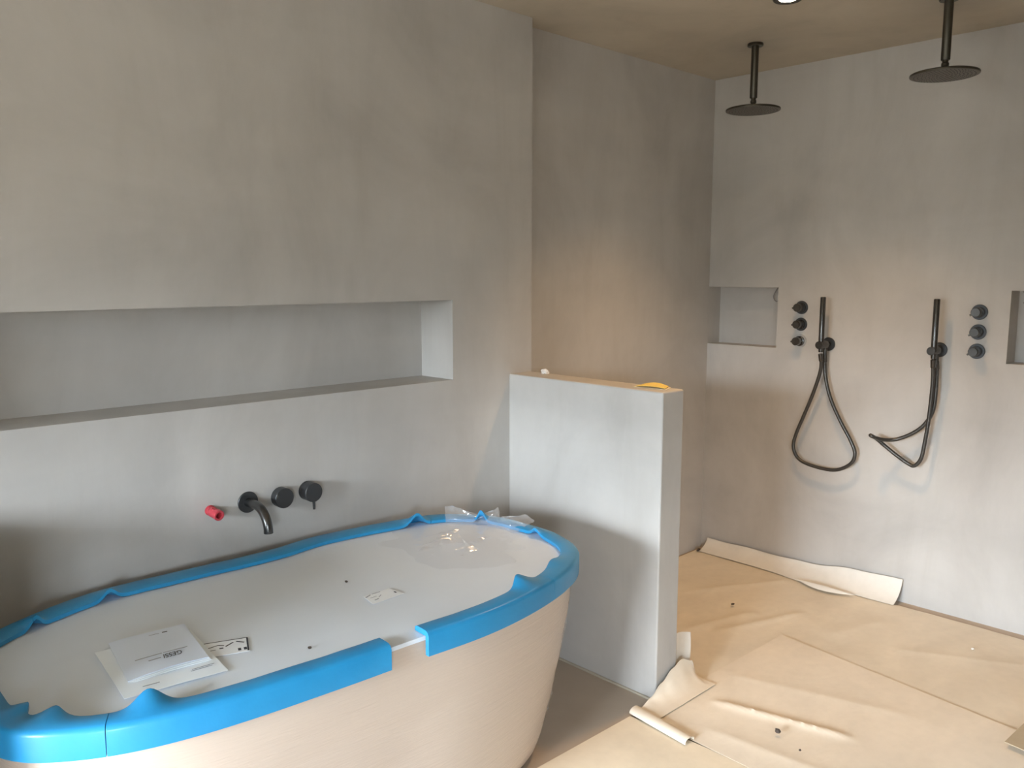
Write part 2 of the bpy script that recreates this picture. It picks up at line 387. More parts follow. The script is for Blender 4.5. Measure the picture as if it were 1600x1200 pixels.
mb.add(vs, fs); mb.build('cover_board', 'board', tub, smooth=True, angle=60)

# foam edge strips: U profile, inner lip buckling up here and there
BUMPS = [(1.843, -0.06, 0.040, 0.030, 0.006), (2.04, -0.27, 0.040, 0.020, 0.006), (2.05, -0.556, 0.022, 0.028, 0.008), (1.655, -0.93, 0.026, 0.036, 0.020),
         (0.565, -0.865, 0.030, 0.036, 0.018), (0.395, -0.750, 0.014, 0.036, 0.024), (0.335, -0.650, 0.010, 0.026, 0.022),
         (0.717, -0.05, 0.026, 0.024, 0.004), (0.505, -0.135, 0.028, 0.020, 0.004), (1.84, -0.85, 0.010, 0.05, 0.01)]
BUMPS = [(*outline(ph_of(b[0], b[1])), *b[2:]) for b in BUMPS]
PROF = [(0.001, -0.064), (0.001, -0.012), (-0.003, -0.004), (-0.011, 0.0), (-0.030, 0.0005), (-0.052, 0.0), (-0.060, -0.004), (-0.060, -0.0145),
        (-0.045, -0.0145), (-0.022, -0.0145), (-0.013, -0.0145), (-0.0125, -0.064)]
def foam(ph0, ph1, n, parent):
    vs = []; K = len(PROF)
    for i in range(n+1):
        ph = ph0+(ph1-ph0)*i/n; x, y = outline(ph)
        xa, ya = outline(ph-0.01); xb, yb = outline(ph+0.01)
        t_ = Vector((xb-xa, yb-ya, 0)).normalized(); nrm = Vector((t_.y, -t_.x, 0))
        up_, inn = 0.0, 0.0
        for bx, by, hgt, wid, iw in BUMPS:
            d2 = ((x-bx)**2+(y-by)**2)/(wid*wid); q = math.exp(-d2*0.9); up_ += hgt*q; inn += iw*q
        fl_ = max(0.0, min(1.0, (y+0.22)/0.12)); inn += 0.014*fl_      # the far strip's lip reaches further in
        wob = 0.0018*nz(x*12, y*12, 5)
        for u, v in PROF:
            k_ = min(1.0, max(0.0, (-u-0.014)/0.045)) if v > -0.05 else 0.0
            k_ = k_**1.6
            p = Vector((x, y, ZR)) + nrm*(u - inn*k_ + (wob if v < -0.03 else 0)); p.z += v + up_*k_ + wob*0.6
            vs.append(p)
    fs = []
    for i in range(n):
        for j in range(K): fs.append((i*K+j, (i+1)*K+j, (i+1)*K+(j+1) % K, i*K+(j+1) % K))
    fs.append(tuple(range(K))[::-1]); fs.append(tuple(range(n*K, (n+1)*K)))
    mb = MB(); mb.add(vs, fs); o = mb.build('foam_strip', 'foam', parent, smooth=True, angle=50)
    o['label'] = 'blue foam edge strip'
    return o
pa = ph_of(1.223, -0.929); pb = ph_of(1.114, -0.923); pc = ph_of(0.49, -0.83)
foam(pa, ph_of(1.725, -0.90), 60, tub)
foam(ph_of(1.727, -0.90), ph_of(1.86, -0.11), 110, tub)
foam(ph_of(1.857, -0.11), ph_of(0.50, -0.14), 120, tub)
p3 = ph_of(0.497, -0.14); foam(p3, pc+2*PI if pc < 0 else pc, 90, tub)
foam(ph_of(0.493, -0.83), pb, 80, tub)

# stickers on the cover board
def plate(name, m, quad, z, parent, thick=0.0006):
    mb = MB(); b_ = [Vector((x, y, z)) for x, y in quad]; t_ = [p+Vector((0, 0, thick)) for p in b_]
    mb.add(b_+t_, [(0, 1, 2, 3), (4, 5, 6, 7), (0, 1, 5, 4), (1, 2, 6, 5), (2, 3, 7, 6), (3, 0, 4, 7)])
    return mb.build(name, m, parent)
def on(quad, u, v):
    a, b, c, d = [Vector(q) for q in quad]; return (a*(1-u)+b*u)*(1-v)+(d*(1-u)+c*u)*v
def bar(name, m, quad, z, parent, u0, v0, u1, v1, wv):
    """printed stroke from (u0,v0) to (u1,v1) on the quad"""
    p, q = on(quad, u0, v0), on(quad, u1, v1); d = (q-p).normalized(); n = Vector((-d.y, d.x))*wv/2
    return plate(name, m, [p-n, q-n, q+n, p+n], z, parent, 0.0002)
zc = 0.6655
q1 = [(0.725, -0.555), (0.700, -0.622), (0.868, -0.690), (0.901, -0.613)]   # corner order: far-left, near-left, near-right, far-right
q1 = [(0.700, -0.625), (0.868, -0.688), (0.901, -0.613), (0.735, -0.547)]
st = plate('sticker', 'sticker', q1, zc, tub); st['label'] = 'white sticker with a line drawing'
zp = zc+0.0007
for a in [(0.01, 0.97, 0.99, 0.97, 0.003), (0.985, 0.04, 0.985, 0.97, 0.004), (0.47, 0.60, 0.60, 0.72, 0.003), (0.60, 0.72, 0.68, 0.64, 0.003), (0.70, 0.56, 0.80, 0.78, 0.004),
          (0.84, 0.80, 0.94, 0.66, 0.004), (0.62, 0.48, 0.67, 0.48, 0.006), (0.50, 0.42, 0.57, 0.42, 0.002)]:
    bar('printed_line', 'ink', q1, zp, st, *a)
for u in (0.855, 0.93): bar('printed_block', 'ink', q1, zp, st, u, 0.22, u+0.04, 0.22, 0.014)
q2 = [(1.247, -0.654), (1.352, -0.650), (1.350, -0.594), (1.258, -0.592)]
q2 = [(1.245, -0.656), (1.354, -0.652), (1.345, -0.591), (1.257, -0.591)]
st2 = plate('sticker', 'sticker', q2, zc, tub); st2['label'] = 'small white sticker with text lines'
for a in [(0.02, 0.80, 0.24, 0.93, 0.004), (0.30, 0.95, 0.62, 0.95, 0.003), (0.16, 0.30, 0.30, 0.34, 0.004), (0.35, 0.45, 0.50, 0.62, 0.002), (0.12, 0.62, 0.34, 0.62, 0.002)]:
    bar('printed_line', 'grey_ink', q2, zp, st2, *a)
bar('printed_block', 'ink', q2, zp, st2, 0.88, 0.42, 0.93, 0.42, 0.010)

# loose stretch film crumpled over the right end
def film_sheet(name, pts_fn, nu, nv, parent, m='film', angle=70):
    mb = MB(); mb.grid(pts_fn, nu, nv); o = mb.build(name, m, parent, smooth=True, angle=angle); return o
RID = [(1.58,-0.40,1.72,-0.43,.011,.010),(1.62,-0.36,1.78,-0.395,.014,.012),(1.66,-0.47,1.80,-0.45,.016,.016),(1.70,-0.30,1.86,-0.33,.012,.009),(1.62,-0.55,1.72,-0.56,.006,.008),
       (1.80,-0.44,1.90,-0.50,.010,.012),(1.56,-0.33,1.62,-0.36,.009,.008),(1.78,-0.62,1.88,-0.64,.006,.012),(1.85,-0.28,1.95,-0.33,.012,.012),(1.66,-0.43,1.76,-0.445,.020,.022)]
CRE = [(1.645, 1.755, -0.435, .040), (1.70, 1.76, -0.50, .018), (1.585, 1.655, -0.40, .012), (1.62, 1.76, -0.375, .012), (1.74, 1.85, -0.315, .010), (1.60, 1.635, -0.45, .011), (1.66, 1.69, -0.53, .009), (1.80, 1.87, -0.45, .010)]
def f1(u, v):
    a = 2*PI*v; rr = u*(0.92+0.45*nz(math.cos(a)*2.6, math.sin(a)*2.6, 3)); x = 1.75+0.24*rr*math.cos(a); y = -0.42+0.27*rr*math.sin(a)
    e = min(1, (1-u)*4); z = 0.6665
    for r in RID: z += 0.5*e*fold2(x, y, *r)
    for xa, xb, y0, wd in CRE:      # creases with a sloping front and a steep back
        yy = y-y0+0.04*(x-xa)
        k_ = max(0, min(1, (x-xa)/0.018, (xb-x)/0.018))
        if -wd < yy < 0: z += 0.8*(yy+wd)*k_
        elif 0 <= yy < 0.5*wd: z += 0.8*wd*(1-yy/(0.5*wd))*k_
    z += e*(0.002*abs(nz(x*17, y*12, 3))+0.0010*abs(nz(x*34, y*30, 7)))
    return (x, y, z)
def fold2(x, y, x0, y0, x1, y1, h, wd):
    d = Vector((x1-x0, y1-y0)); L = d.length; d.normalize(); q = Vector((x-x0, y-y0)); s_ = q.dot(d); n = q.x*d.y-q.y*d.x
    e = max(0, min(1, s_/0.03, (L-s_)/0.03)); return h*e*math.exp(-(n/wd)**2)
film_sheet('film', f1, 90, 150, tub, angle=18)['label'] = 'crumpled clear film'
def f2(u, v):   # tuft standing up from the rim at the far right corner
    ph = ph_of(1.93, -0.16)*(1-u)+ph_of(2.06, -0.47)*u; x, y = outline(ph, 0.075-0.05*v+0.012*nz(u*6, v*5, 1))
    z = 0.669 + v*(0.020+0.026*abs(math.sin(u*8.0+0.9))*(1-0.35*u)) + 0.012*nz(u*15, v*9, 6)*v
    return (x-0.02*v*math.sin(u*11), y+0.02*v*math.cos(u*9), z)
film_sheet('film', f2, 60, 14, tub, 'film_bunch')['label'] = 'clear film tuft standing up'
def f3(u, v):   # bunched film down the right end of the shell
    ph = -0.62+0.62*u; z = 0.10+0.53*v
    ins = 0.022+0.10*(max(0, 0.62-z)/0.61)**1.4
    x, y = outline(ph, ins-0.004, 0.8); dx, dy = x-CX, y-CY; L = math.hypot(dx, dy)
    e = min(1, 8*min(u, 1-u)); d = e*(0.016*abs(nz(u*9, z*20, 2))+0.014*abs(nz(u*22, z*46, 5)))
    return (x+dx/L*d, y+dy/L*d, z)
film_sheet('film', f3, 60, 90, tub, 'film_bunch')['label'] = 'bunched clear film'

# crumbs on the cover board
def crumb(loc, r, m, label, cat='debris', group=None):
    mb = MB(); bm = bmesh.new(); bmesh.ops.create_icosphere(bm, subdivisions=2, radius=1.0)
    sx_, sy_, sz_ = r
    for v in bm.verts:
        k_ = 1+0.45*nz(v.co.x*1.6+loc[0]*9, v.co.y*1.6+loc[1]*9, v.co.z*1.6)
        v.co = Vector((v.co.x*sx_*k_, v.co.y*sy_*k_, max(-0.9, v.co.z*k_)*sz_+sz_*0.9))
    me = bpy.data.meshes.new('crumb'); bm.to_mesh(me); bm.free(); me.materials.append(M[m])
    o = bpy.data.objects.new('crumb', me); COL.objects.link(o); o.location = loc
    return tag(o, label, cat, group)
crumb((1.285, -0.461, 0.664), (0.004, 0.006, 0.003), 'crumb', 'dark crumb on bath cover behind the small text sticker')
crumb((0.98, -0.774, 0.664), (0.005, 0.004, 0.003), 'crumb', 'dark crumb on bath cover near the front foam edge')

# ------------------------------------------------------------------ papers on the cover
zs0 = 0.668
loose = thing('paper_sheet', (0.67, -0.60, zs0), 'pale loose sheet lying flat beneath the booklet on the bath', 'paper')
qs = [(0.566, -0.724), (0.783, -0.753), (0.812, -0.480), (0.594, -0.449)]
mb = MB()
def fs_(u, v):
    p = on(qs, u, v); return (p.x, p.y, zs0+0.001+0.002*abs(nz(p.x*8, p.y*8, 2)))
mb.grid(fs_, 12, 12); mb.build('sheet', 'print_paper', loose, smooth=True, solid=0.0006)
for a in [(0.93, 0.175, 0.70, 0.165, 0.0025), (0.90, 0.15, 0.68, 0.14, 0.0025), (0.20, 0.10, 0.36, 0.10, 0.003)]:
    bar('printed_line', 'grey_ink', qs, zs0+0.0042, loose, *a)
book = thing('booklet', (0.70, -0.56, zs0+0.004), 'white instruction booklet with printed emblem lying on the bath', 'booklet')
qb = [(0.604, -0.668), (0.776, -0.682), (0.812, -0.456), (0.640, -0.436)]
def leaf(k):
    z0_ = zs0+0.004+0.0022*k; sh = 0.0045*k
    def f(u, v):
        p = on(qb, u, v); lift = 0.004*math.exp(-((u-0.55)/0.35)**2)*(1-v)**2*(0.5+0.25*k)
        flat = 1-min(1, u/0.18); z = z0_*(1-flat)+(zs0+0.0045+0.0006*k)*flat + lift*(1-flat)
        return (p.x+sh*(1-flat)*0.6-0.004*k, p.y+sh*0.8, z)
    return f
for k in range(3):
    mb = MB(); mb.grid(leaf(k), 18, 14); o = mb.build('page', 'print_paper' if k < 2 else 'print_paper2', book, smooth=True, solid=0.0009)
def topz(u, v):
    return leaf(2)(u, v)[2]+0.0016
def ptop(u, v):
    q = leaf(2)(u, v); return Vector((q[0], q[1], q[2]+0.0011))
def decal_bar(u0, v0, u1, v1, wv, m):
    mb = MB(); n = 8; vs = []
    for i in range(n+1):
        t_ = i/n
        for s in (-0.5, 0.5): vs.append(ptop(u0+(u1-u0)*t_, v0+(v1-v0)*t_+s*wv))
    mb.add(vs, [(2*i, 2*i+1, 2*i+3, 2*i+2) for i in range(n)]); return mb.build('printed_line', m, book)
decal_bar(0.16, 0.375, 0.50, 0.375, 0.014, 'grey_ink'); decal_bar(0.52, 0.375, 0.84, 0.375, 0.012, 'grey_ink')
decal_bar(0.30, 0.275, 0.46, 0.275, 0.018, 'grey_ink')
decal_bar(0.66, 0.90, 0.73, 0.90, 0.022, 'ink'); decal_bar(0.48, 0.90, 0.62, 0.90, 0.010, 'grey_ink')
# emblem lettering, upside down as seen from the camera side
cu = bpy.data.curves.new('lettering', 'FONT'); cu.body = 'GESSI'; cu.size = 1.0; cu.shear = 0.25; cu.offset = 0.008; cu.align_x = 'LEFT'
to = bpy.data.objects.new('lettering', cu); COL.objects.link(to)
dg = bpy.context.evaluated_depsgraph_get(); me = bpy.data.meshes.new_from_object(to.evaluated_get(dg))
bpy.data.objects.remove(to)
xs_ = [v.co.x for v in me.vertices]; xw = max(xs_)-min(xs_); xm = min(xs_)
for v in me.vertices:
    u = 0.735-0.25*(v.co.x-xm)/xw; vv_ = 0.325-0.10*v.co.y/0.72
    v.co = ptop(u, vv_)-book.location+Vector((0, 0, 0.0004))
me.materials.clear(); me.materials.append(M['ink'])
to = bpy.data.objects.new('lettering', me); COL.objects.link(to); to.parent = book

# ------------------------------------------------------------------ bath taps on the wall
def rosette(mb, o, ax, r, th): mb.lathe([(r*0.97, 0), (r, 0.001), (r, th-0.0015), (r-0.0015, th)], o, ax, 48)
ZT = 0.828
sp = thing('bath_spout', (1.213, 0, ZT), 'black curved bath spout on round wall plate between red plug and plain knob', 'tap')
mb = MB(); rosette(mb, (1.213, 0, ZT), (0, -1, 0), 0.0345, 0.006); mb.build('wall_plate', 'gun_soft', sp, smooth=True)
path = [(1.213, -0.004, ZT), (1.213, -0.04, ZT+0.001)] + [(1.213, -0.06-0.075*math.sin(a), ZT-0.073+0.073*math.cos(a)+0.001) for a in [i*0.13 for i in range(0, 12)]] 
lastp = path[-1]; path += [(1.213, lastp[1], lastp[2]-0.012)]
mb = MB(); mb.tube(path, 0.0145, 24); mb.build('spout', 'gun', sp, smooth=True, angle=50)
kn = thing('bath_diverter', (1.322, 0, ZT), 'plain round black wall knob beside the bath spout', 'tap')
mb = MB(); mb.lathe([(0.020, 0), (0.020, 0.012)], (1.322, 0, ZT), (0, -1, 0), 40); mb.build('collar', 'gun_soft', kn, smooth=True)
mb = MB(); mb.lathe([(0.032, 0.012), (0.0335, 0.0135), (0.0335, 0.043), (0.032, 0.0445)], (1.322, 0, ZT), (0, -1, 0), 48); mb.build('knob', 'gun_soft', kn, smooth=True)
kx = thing('bath_mixer', (1.430, 0, ZT), 'round black bath mixer with thin pin lever pointing down', 'tap')
mb = MB(); rosette(mb, (1.430, 0, ZT), (0, -1, 0), 0.0325, 0.006); mb.build('wall_plate', 'gun_soft', kx, smooth=True)
mb = MB(); mb.lathe([(0.030, 0.009), (0.0325, 0.0105), (0.0325, 0.046), (0.031, 0.0475)], (1.430, 0, ZT), (0, -1, 0), 48); mb.build('knob', 'gun_soft', kx, smooth=True)
mb = MB(); mb.lathe([(0.0315, 0.006), (0.0315, 0.009)], (1.430, 0, ZT), (0, -1, 0), 40); mb.build('collar', 'gun', kx, smooth=True)
mb = MB(); mb.tube([(1.436, -0.032, ZT-0.030), (1.437, -0.032, ZT-0.062)], 0.0042, 14); mb.build('lever', 'gun_soft', kx, smooth=True, angle=50)
rp = thing('pipe_plug', (1.091, 0, ZT), 'short red plastic pipe plug sticking out of the wall', 'plug')
o_ = (1.086, 0, ZT-0.002); ax_ = (0.06, -1, -0.10)
mb = MB(); mb.lathe([(0.0165, 0.0), (0.0165, 0.004), (0.0145, 0.005), (0.0145, 0.014), (0.0158, 0.016), (0.0158, 0.022), (0.0138, 0.024), (0.0138, 0.040), (0.0165, 0.042), (0.0165, 0.060), (0.0155, 0.061),
                     (0.0105, 0.061), (0.0100, 0.058), (0.0100, 0.030)], o_, ax_, 28); mb.build('sleeve', 'red', rp, smooth=True)
mb = MB(); mb.lathe([(0.0102, 0.035), (0.0102, 0.037)], o_, ax_, 20); mb.build('socket', 'red_dark', rp)
for a in range(4):
    an = a*PI/2+0.5; axv = Vector(ax_).normalized(); u_ = axv.cross(Vector((0, 0, 1))).normalized(); v_ = axv.cross(u_)
    c_ = Vector(o_)+(u_*math.cos(an)+v_*math.sin(an))*0.0145
    mb = MB(); mb.tube([c_+axv*0.024, c_+axv*0.041], 0.0025, 8); mb.build('rib', 'red', rp)

# ------------------------------------------------------------------ showers
def rain_shower(x, y, zd, label, sticker=False):
    t_ = thing('rain_shower', (x, y, H), label, 'shower head', 'rain shower heads hanging from the ceiling')
    mb = MB(); mb.lathe([(0.034, 0), (0.035, 0.002), (0.035, 0.010), (0.033, 0.012)], (x, y, H), (0, 0, -1), 40); mb.build('flange', 'bronze', t_, smooth=True)
    mb = MB(); mb.lathe([(0.0165, 0.008), (0.0165, H-zd-0.050), (0.0150, H-zd-0.047)], (x, y, H), (0, 0, -1), 32); mb.build('arm', 'bronze', t_, smooth=True)
    L = H-zd
    mb = MB(); mb.lathe([(0.011, L-0.048), (0.0105, L-0.040), (0.0135, L-0.036), (0.0135, L-0.026), (0.010, L-0.024), (0.010, L-0.018), (0.019, L-0.012), (0.022, L-0.004)], (x, y, H), (0, 0, -1), 32)
    mb.build('joint', 'bronze', t_, smooth=True)
    mb = MB(); mb.lathe([(0.020, L-0.006), (0.117, L-0.001), (0.1205, L+0.001), (0.1215, L+0.004), (0.1205, L+0.008), (0.118, L+0.0085)], (x, y, H), (0, 0, -1), 72)
    d_ = mb.build('head_disc', 'bronze', t_, smooth=True)
    mb = MB(); mb.lathe([(0.1165, L+0.0085), (0.1165, L+0.0095)], (x, y, H), (0, 0, -1), 64); nf = mb.build('nozzle_face', 'nozzle', d_)
    mb = MB()
    for ring in range(1, 9):
        for k in range(ring*6):
            a = 2*PI*k/(ring*6); r = ring*0.0132
            mb.lathe([(0.0022, L+0.0095), (0.0016, L+0.0110)], (x+r*math.cos(a), y+r*math.sin(a), H), (0, 0, -1), 6)
    nn = mb.build('nozzles', 'gun_soft', nf if False else d_); nn['kind'] = 'stuff'
    if sticker:
        mb = MB(); mb.box((x-0.030, y-0.010, zd+0.0065), (x-0.012, y+0.004, zd+0.012)); mb.build('tape_tag', 'chip', t_)
    return t_
rain_shower(3.517, -0.427, 2.307, 'dark rain shower head nearest the recessed wall corner', True)
rain_shower(3.462, -1.264, 2.317, 'dark rain shower head near the right niche, upper right')

def shower_knob(y, z, label, pale=False, ang=0.0):
    t_ = thing('shower_valve', (XS, y, z), label, 'shower valve', 'round shower valve knobs in columns of three')
    ax = (-1, 0, 0); o = (XS, y, z)
    mb = MB(); rosette(mb, o, ax, 0.0335, 0.006); mb.build('wall_plate', 'chrome' if pale else 'gun_soft', t_, smooth=True)
    mb = MB(); mb.lathe([(0.0255 if pale else 0.024, 0.006), (0.0255 if pale else 0.024, 0.016), (0.0225, 0.018)], o, ax, 40); mb.build('collar', 'gun', t_, smooth=True)
    mb = MB(); mb.lathe([(0.0205, 0.016), (0.0215, 0.018), (0.0205, 0.054), (0.018, 0.057)], o, ax, 40); mb.build('knob', 'gun', t_, smooth=True)
    c, s = math.cos(ang), math.sin(ang)
    mb = MB(); mb.tube([(XS-0.040, y, z), (XS-0.043, y+0.030*c, z+0.030*s)], 0.0045, 12); mb.build('lever', 'gun', t_, smooth=True, angle=50)
    return t_
for y, z, wd, p_ in ((-0.454, 1.394, 'top', False), (-0.454, 1.309, 'middle', False), (-0.454, 1.224, 'lowest', True)):
    shower_knob(y, z, {'top': 'top knob of the column beside the left shower niche', 'middle': 'middle knob of the column beside the left shower niche',
                       'lowest': 'lowest knob beside the left shower niche, with a pale ring'}[wd], p_, -0.1)
for y, z, wd in ((-1.280, 1.398, 'top'), (-1.280, 1.311, 'middle'), (-1.280, 1.226, 'lowest')):
    shower_knob(y, z, wd+' dark knob of the column beside the right shower niche', False, -0.5)

def hand_shower(yh, ztop, zh, yp, hose_pts, label, hlabel):
    X = XS-0.060
    hd = thing('shower_holder', (XS, yp, zh), hlabel, 'shower holder', 'wall holders of the hand showers')
    mb = MB(); rosette(mb, (XS, yp, zh), (-1, 0, 0), 0.0335, 0.007); mb.build('wall_plate', 'gun_soft', hd, smooth=True)
    mb = MB(); mb.tube([(XS-0.005, yp, zh), (XS-0.040, yp, zh)], 0.0125, 20); mb.build('arm', 'gun', hd, smooth=True, angle=50)
    mb = MB(); mb.lathe([(0.0190, -0.024), (0.0205, -0.022), (0.0195, 0.044), (0.0175, 0.047)], (XS-0.062, yp, zh), (-1, 0, 0), 32); mb.build('cradle', 'gun', hd, smooth=True)
    mb = MB(); mb.lathe([(0.010, 0.0), (0.010, 0.040)], (XS-0.045, yp-0.004, zh-0.012), (0, 0, -1), 20); mb.build('outlet', 'gun', hd, smooth=True)
    hs = thing('hand_shower', (X, yh, zh), label, 'hand shower', 'slim stick hand showers with hoses')
    X2 = XS-0.088
    mb = MB(); mb.lathe([(0.0105, -0.035), (0.0130, -0.005), (0.0132, 0.02), (0.0132, ztop-zh-0.002), (0.012, ztop-zh)], (X2, yh, zh), (0.0, 0.0, 1), 32)
    mb.build('handset', 'gun', hs, smooth=True)
    mb = MB(); mb.lathe([(0.0105, ztop-zh), (0.0105, ztop-zh+0.0015)], (X2, yh, zh), (0, 0, 1), 24); mb.build('end_cap', 'nozzle', hs)
    P = catmull(hose_pts, 10); mb = MB()
    L = 0; rr = []; 
    for i, p in enumerate(P):
        rr.append(0.0088)
    mb.tube(P, rr, 14); mb.build('hose', 'hose', hs, smooth=True, angle=70)
    for pt, nx in ((P[0], P[3]), (P[-1], P[-4])):
        d = (nx-pt).normalized(); mb = MB(); mb.lathe([(0.0112, -0.004), (0.0112, 0.030), (0.0095, 0.034)], pt, d, 18); mb.build('hose_nut', 'gun', hs, smooth=True)
    return hs
def hp(seq):
    return [(XS-dx, y, z) for y, z, dx in seq]
HL = hp([(-0.607, 1.170, .088), (-0.606, 1.099, .075), (-0.569, 0.983, .06), (-0.516, 0.847, .052), (-0.477, 0.743, .05), (-0.469, 0.675, .05), (-0.507, 0.620, .05), (-0.594, 0.598, .05),
         (-0.694, 0.599, .05), (-0.766, 0.640, .05), (-0.788, 0.692, .05), (-0.766, 0.752, .05), (-0.703, 0.854, .05), (-0.649, 0.960, .05), (-0.617, 1.068, .047), (-0.609, 1.165, .045)])
hand_shower(-0.607, 1.451, 1.217, -0.605, HL, 'slim hand shower with wide hanging hose loop beside the left knobs', 'round wall holder of the hand shower with the wide hose loop')
HR = hp([(-1.131, 1.180, .088), (-1.131, 1.098, .075), (-1.127, 1.010, .068), (-1.119, 0.892, .062), (-1.109, 0.801, .06), (-1.098, 0.725, .06), (-1.071, 0.686, .06), (-1.041, 0.692, .06),
         (-0.985, 0.728, .07), (-0.938, 0.764, .08), (-0.905, 0.796, .10), (-0.890, 0.812, .125), (-0.900, 0.810, .135), (-0.930, 0.795, .10), (-0.977, 0.795, .06),
         (-1.047, 0.832, .05), (-1.100, 0.884, .045), (-1.130, 0.953, .043), (-1.136, 1.041, .043), (-1.134, 1.128, .043), (-1.131, 1.170, .045)])
hand_shower(-1.131, 1.453, 1.223, -1.126, HR, 'slim hand shower with kinked twisted hose beside the right knobs', 'round wall holder of the hand shower with the kinked hose')

# cables hanging in the niches
def cable(pts, label):
    mb = MB(); mb.tube(catmull(pts, 8), 0.0022, 8); return tag(mb.build('niche_cable', 'cable', smooth=True), label, 'cable', 'cable ends in the shower niches')
xk = XS+0.105
cable([(xk, -0.262, 1.4926), (xk-0.004, -0.250, 1.470), (xk-0.006, -0.240, 1.445), (xk-0.004, -0.246, 1.424), (xk-0.004, -0.262, 1.418), (xk-0.004, -0.272, 1.434), (xk-0.004, -0.266, 1.462), (xk-0.002, -0.274, 1.480), (xk-0.002, -0.280, 1.425)],
      'grey cable loop hanging in the corner of the left shower niche')
cable([(xk, -1.412, 1.4926), (xk-0.004, -1.424, 1.476), (xk-0.006, -1.438, 1.456), (xk-0.006, -1.420, 1.440), (xk-0.006, -1.440, 1.436), (xk-0.004, -1.465, 1.45), (xk, -1.47, 1.4926)],
      'grey cable loop hanging in the right shower niche at the frame edge')

# ceiling spot
SPX, SPY = 3.047, -0.833
spot = thing('ceiling_spot', (SPX, SPY, H), 'lit recessed ceiling spot with dark ring above the shower', 'lamp')
mb = MB(); mb.lathe([(0.034, 0.0), (0.034, 0.002), (0.050, 0.006), (0.054, 0.003), (0.055, 0.0)], (SPX, SPY, H), (0, 0, -1), 48, cap=False)
mb.build('ring', 'black_ring', spot, smooth=True)
mb = MB(); mb.lathe([(0.033, 0.0005), (0.031, 0.0025)], (SPX, SPY, H), (0, 0, -1), 32); mb.build('lens', 'lens', spot)
ld = bpy.data.lights.new('spot_bulb', 'SPOT'); ld.energy = 98.0; ld.color = (1.0, 0.61, 0.29); ld.spot_size = math.radians(104); ld.spot_blend = 0.9; ld.shadow_soft_size = 0.04
lo = bpy.data.objects.new('spot_bulb', ld); COL.objects.link(lo); lo.location = (SPX, SPY, H-0.012)
lo.parent = spot; lo.matrix_parent_inverse = Matrix.Translation(-spot.location)

# ------------------------------------------------------------------ things on the partition
t_ = thing('sanding_sheet', (2.50, -0.66, 1.15), 'yellow folded sanding sheet on top of the low partition', 'sandpaper')
qd = [(2.430, -0.615), (2.455, -0.748), (2.517, -0.722), (2.505, -0.600)]
def sand(dz, amp, inset):
    def f(u, v):
        u2, v2 = inset+(1-2*inset)*u, inset+(1-2*inset)*v; p = on(qd, u2, v2)
        return (p.x, p.y, 1.1512+dz+amp*math.sin(PI*u)*(0.4+0.6*v))
    return f
mb = MB(); mb.grid(sand(0.0, 0.001, 0.0), 8, 8); mb.build('backing', 'pale_back', t_, smooth=True, solid=0.0012)
mb = MB(); mb.grid(sand(0.0035, 0.010, 0.06), 10, 10); mb.build('top_fold', 'yellow', t_, smooth=True, solid=0.0014)
t_ = thing('plaster_lump', (2.500, -0.090, 1.15), 'small pale plaster lump on the partition beside the wall corner', 'debris')
mb = MB(); bm = bmesh.new(); bmesh.ops.create_icosphere(bm, subdivisions=3, radius=1)
for v in bm.verts:
    k_ = 1+0.35*nz(v.co.x*2, v.co.y*2, v.co.z*2+4); v.co = Vector((v.co.x*0.013*k_+2.500, v.co.y*0.020*k_-0.100, max(-0.6, v.co.z*k_)*0.012+1.1575))
mb.v = [tuple(v.co) for v in bm.verts]; mb.f = [tuple(v.index for v in f.verts) for f in bm.faces]; bm.free()
mb.build('lump', 'chip', t_, smooth=True, angle=30)
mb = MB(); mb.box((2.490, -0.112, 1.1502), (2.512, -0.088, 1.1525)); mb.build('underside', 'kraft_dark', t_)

# ------------------------------------------------------------------ floor coverings
def patch(quad, nu, nv, zfn):
    mb = MB(); mb.grid(lambda u, v: (lambda p: (p.x, p.y, zfn(p.x, p.y, u, v)))(on(quad, u, v)), nu, nv); return mb
def fold(x, y, x0, y0, x1, y1, h, wd):
    """a crease line between two points"""
    d = Vector((x1-x0, y1-y0)); L = d.length; d.normalize(); q = Vector((x-x0, y-y0)); s = q.dot(d); n = q.x*d.y-q.y*d.x
    e = max(0, min(1, s/0.08, (L-s)/0.08)); return h*e*math.exp(-abs(n)/wd)
FA = [(3.02,-0.60,3.55,-0.78,.010,.03),(2.95,-0.50,3.40,-0.62,.009,.03),(3.35,-0.25,3.9,-0.55,.010,.04),(3.35,-0.95,3.75,-1.08,.006,.05),(2.75,-0.25,3.5,-0.12,.006,.05),(3.45,-1.2,3.8,-1.9,.005,.05)]
def zA(x, y, u, v):
    z = 0.003+0.0030*(1+nz(x*2.2, y*3.0, 1))+0.0015*nz(x*6, y*7, 2)
    for f in FA: z += fold(x, y, *f)
    return max(0.003, z)
def edgeA(v): return 3.972
A = thing('cover_sheet', (3.2, -0.9, 0.0), 'wide beige protective sheet covering the shower floor up to the wall', 'floor covering')
mb = MB()
def fA(u, v):
    y = 0.075-1.895*v; xr = 3.945+0.012*nz(y*6, 3, 1)-(0.012 if y > -1.035 else 0)
    x = 2.535+(xr-2.535)*u
    return (x, y, zA(x, y, u, v))
mb.grid(fA, 110, 130); mb.build('sheet', 'kraft', A, smooth=True, solid=0.001)
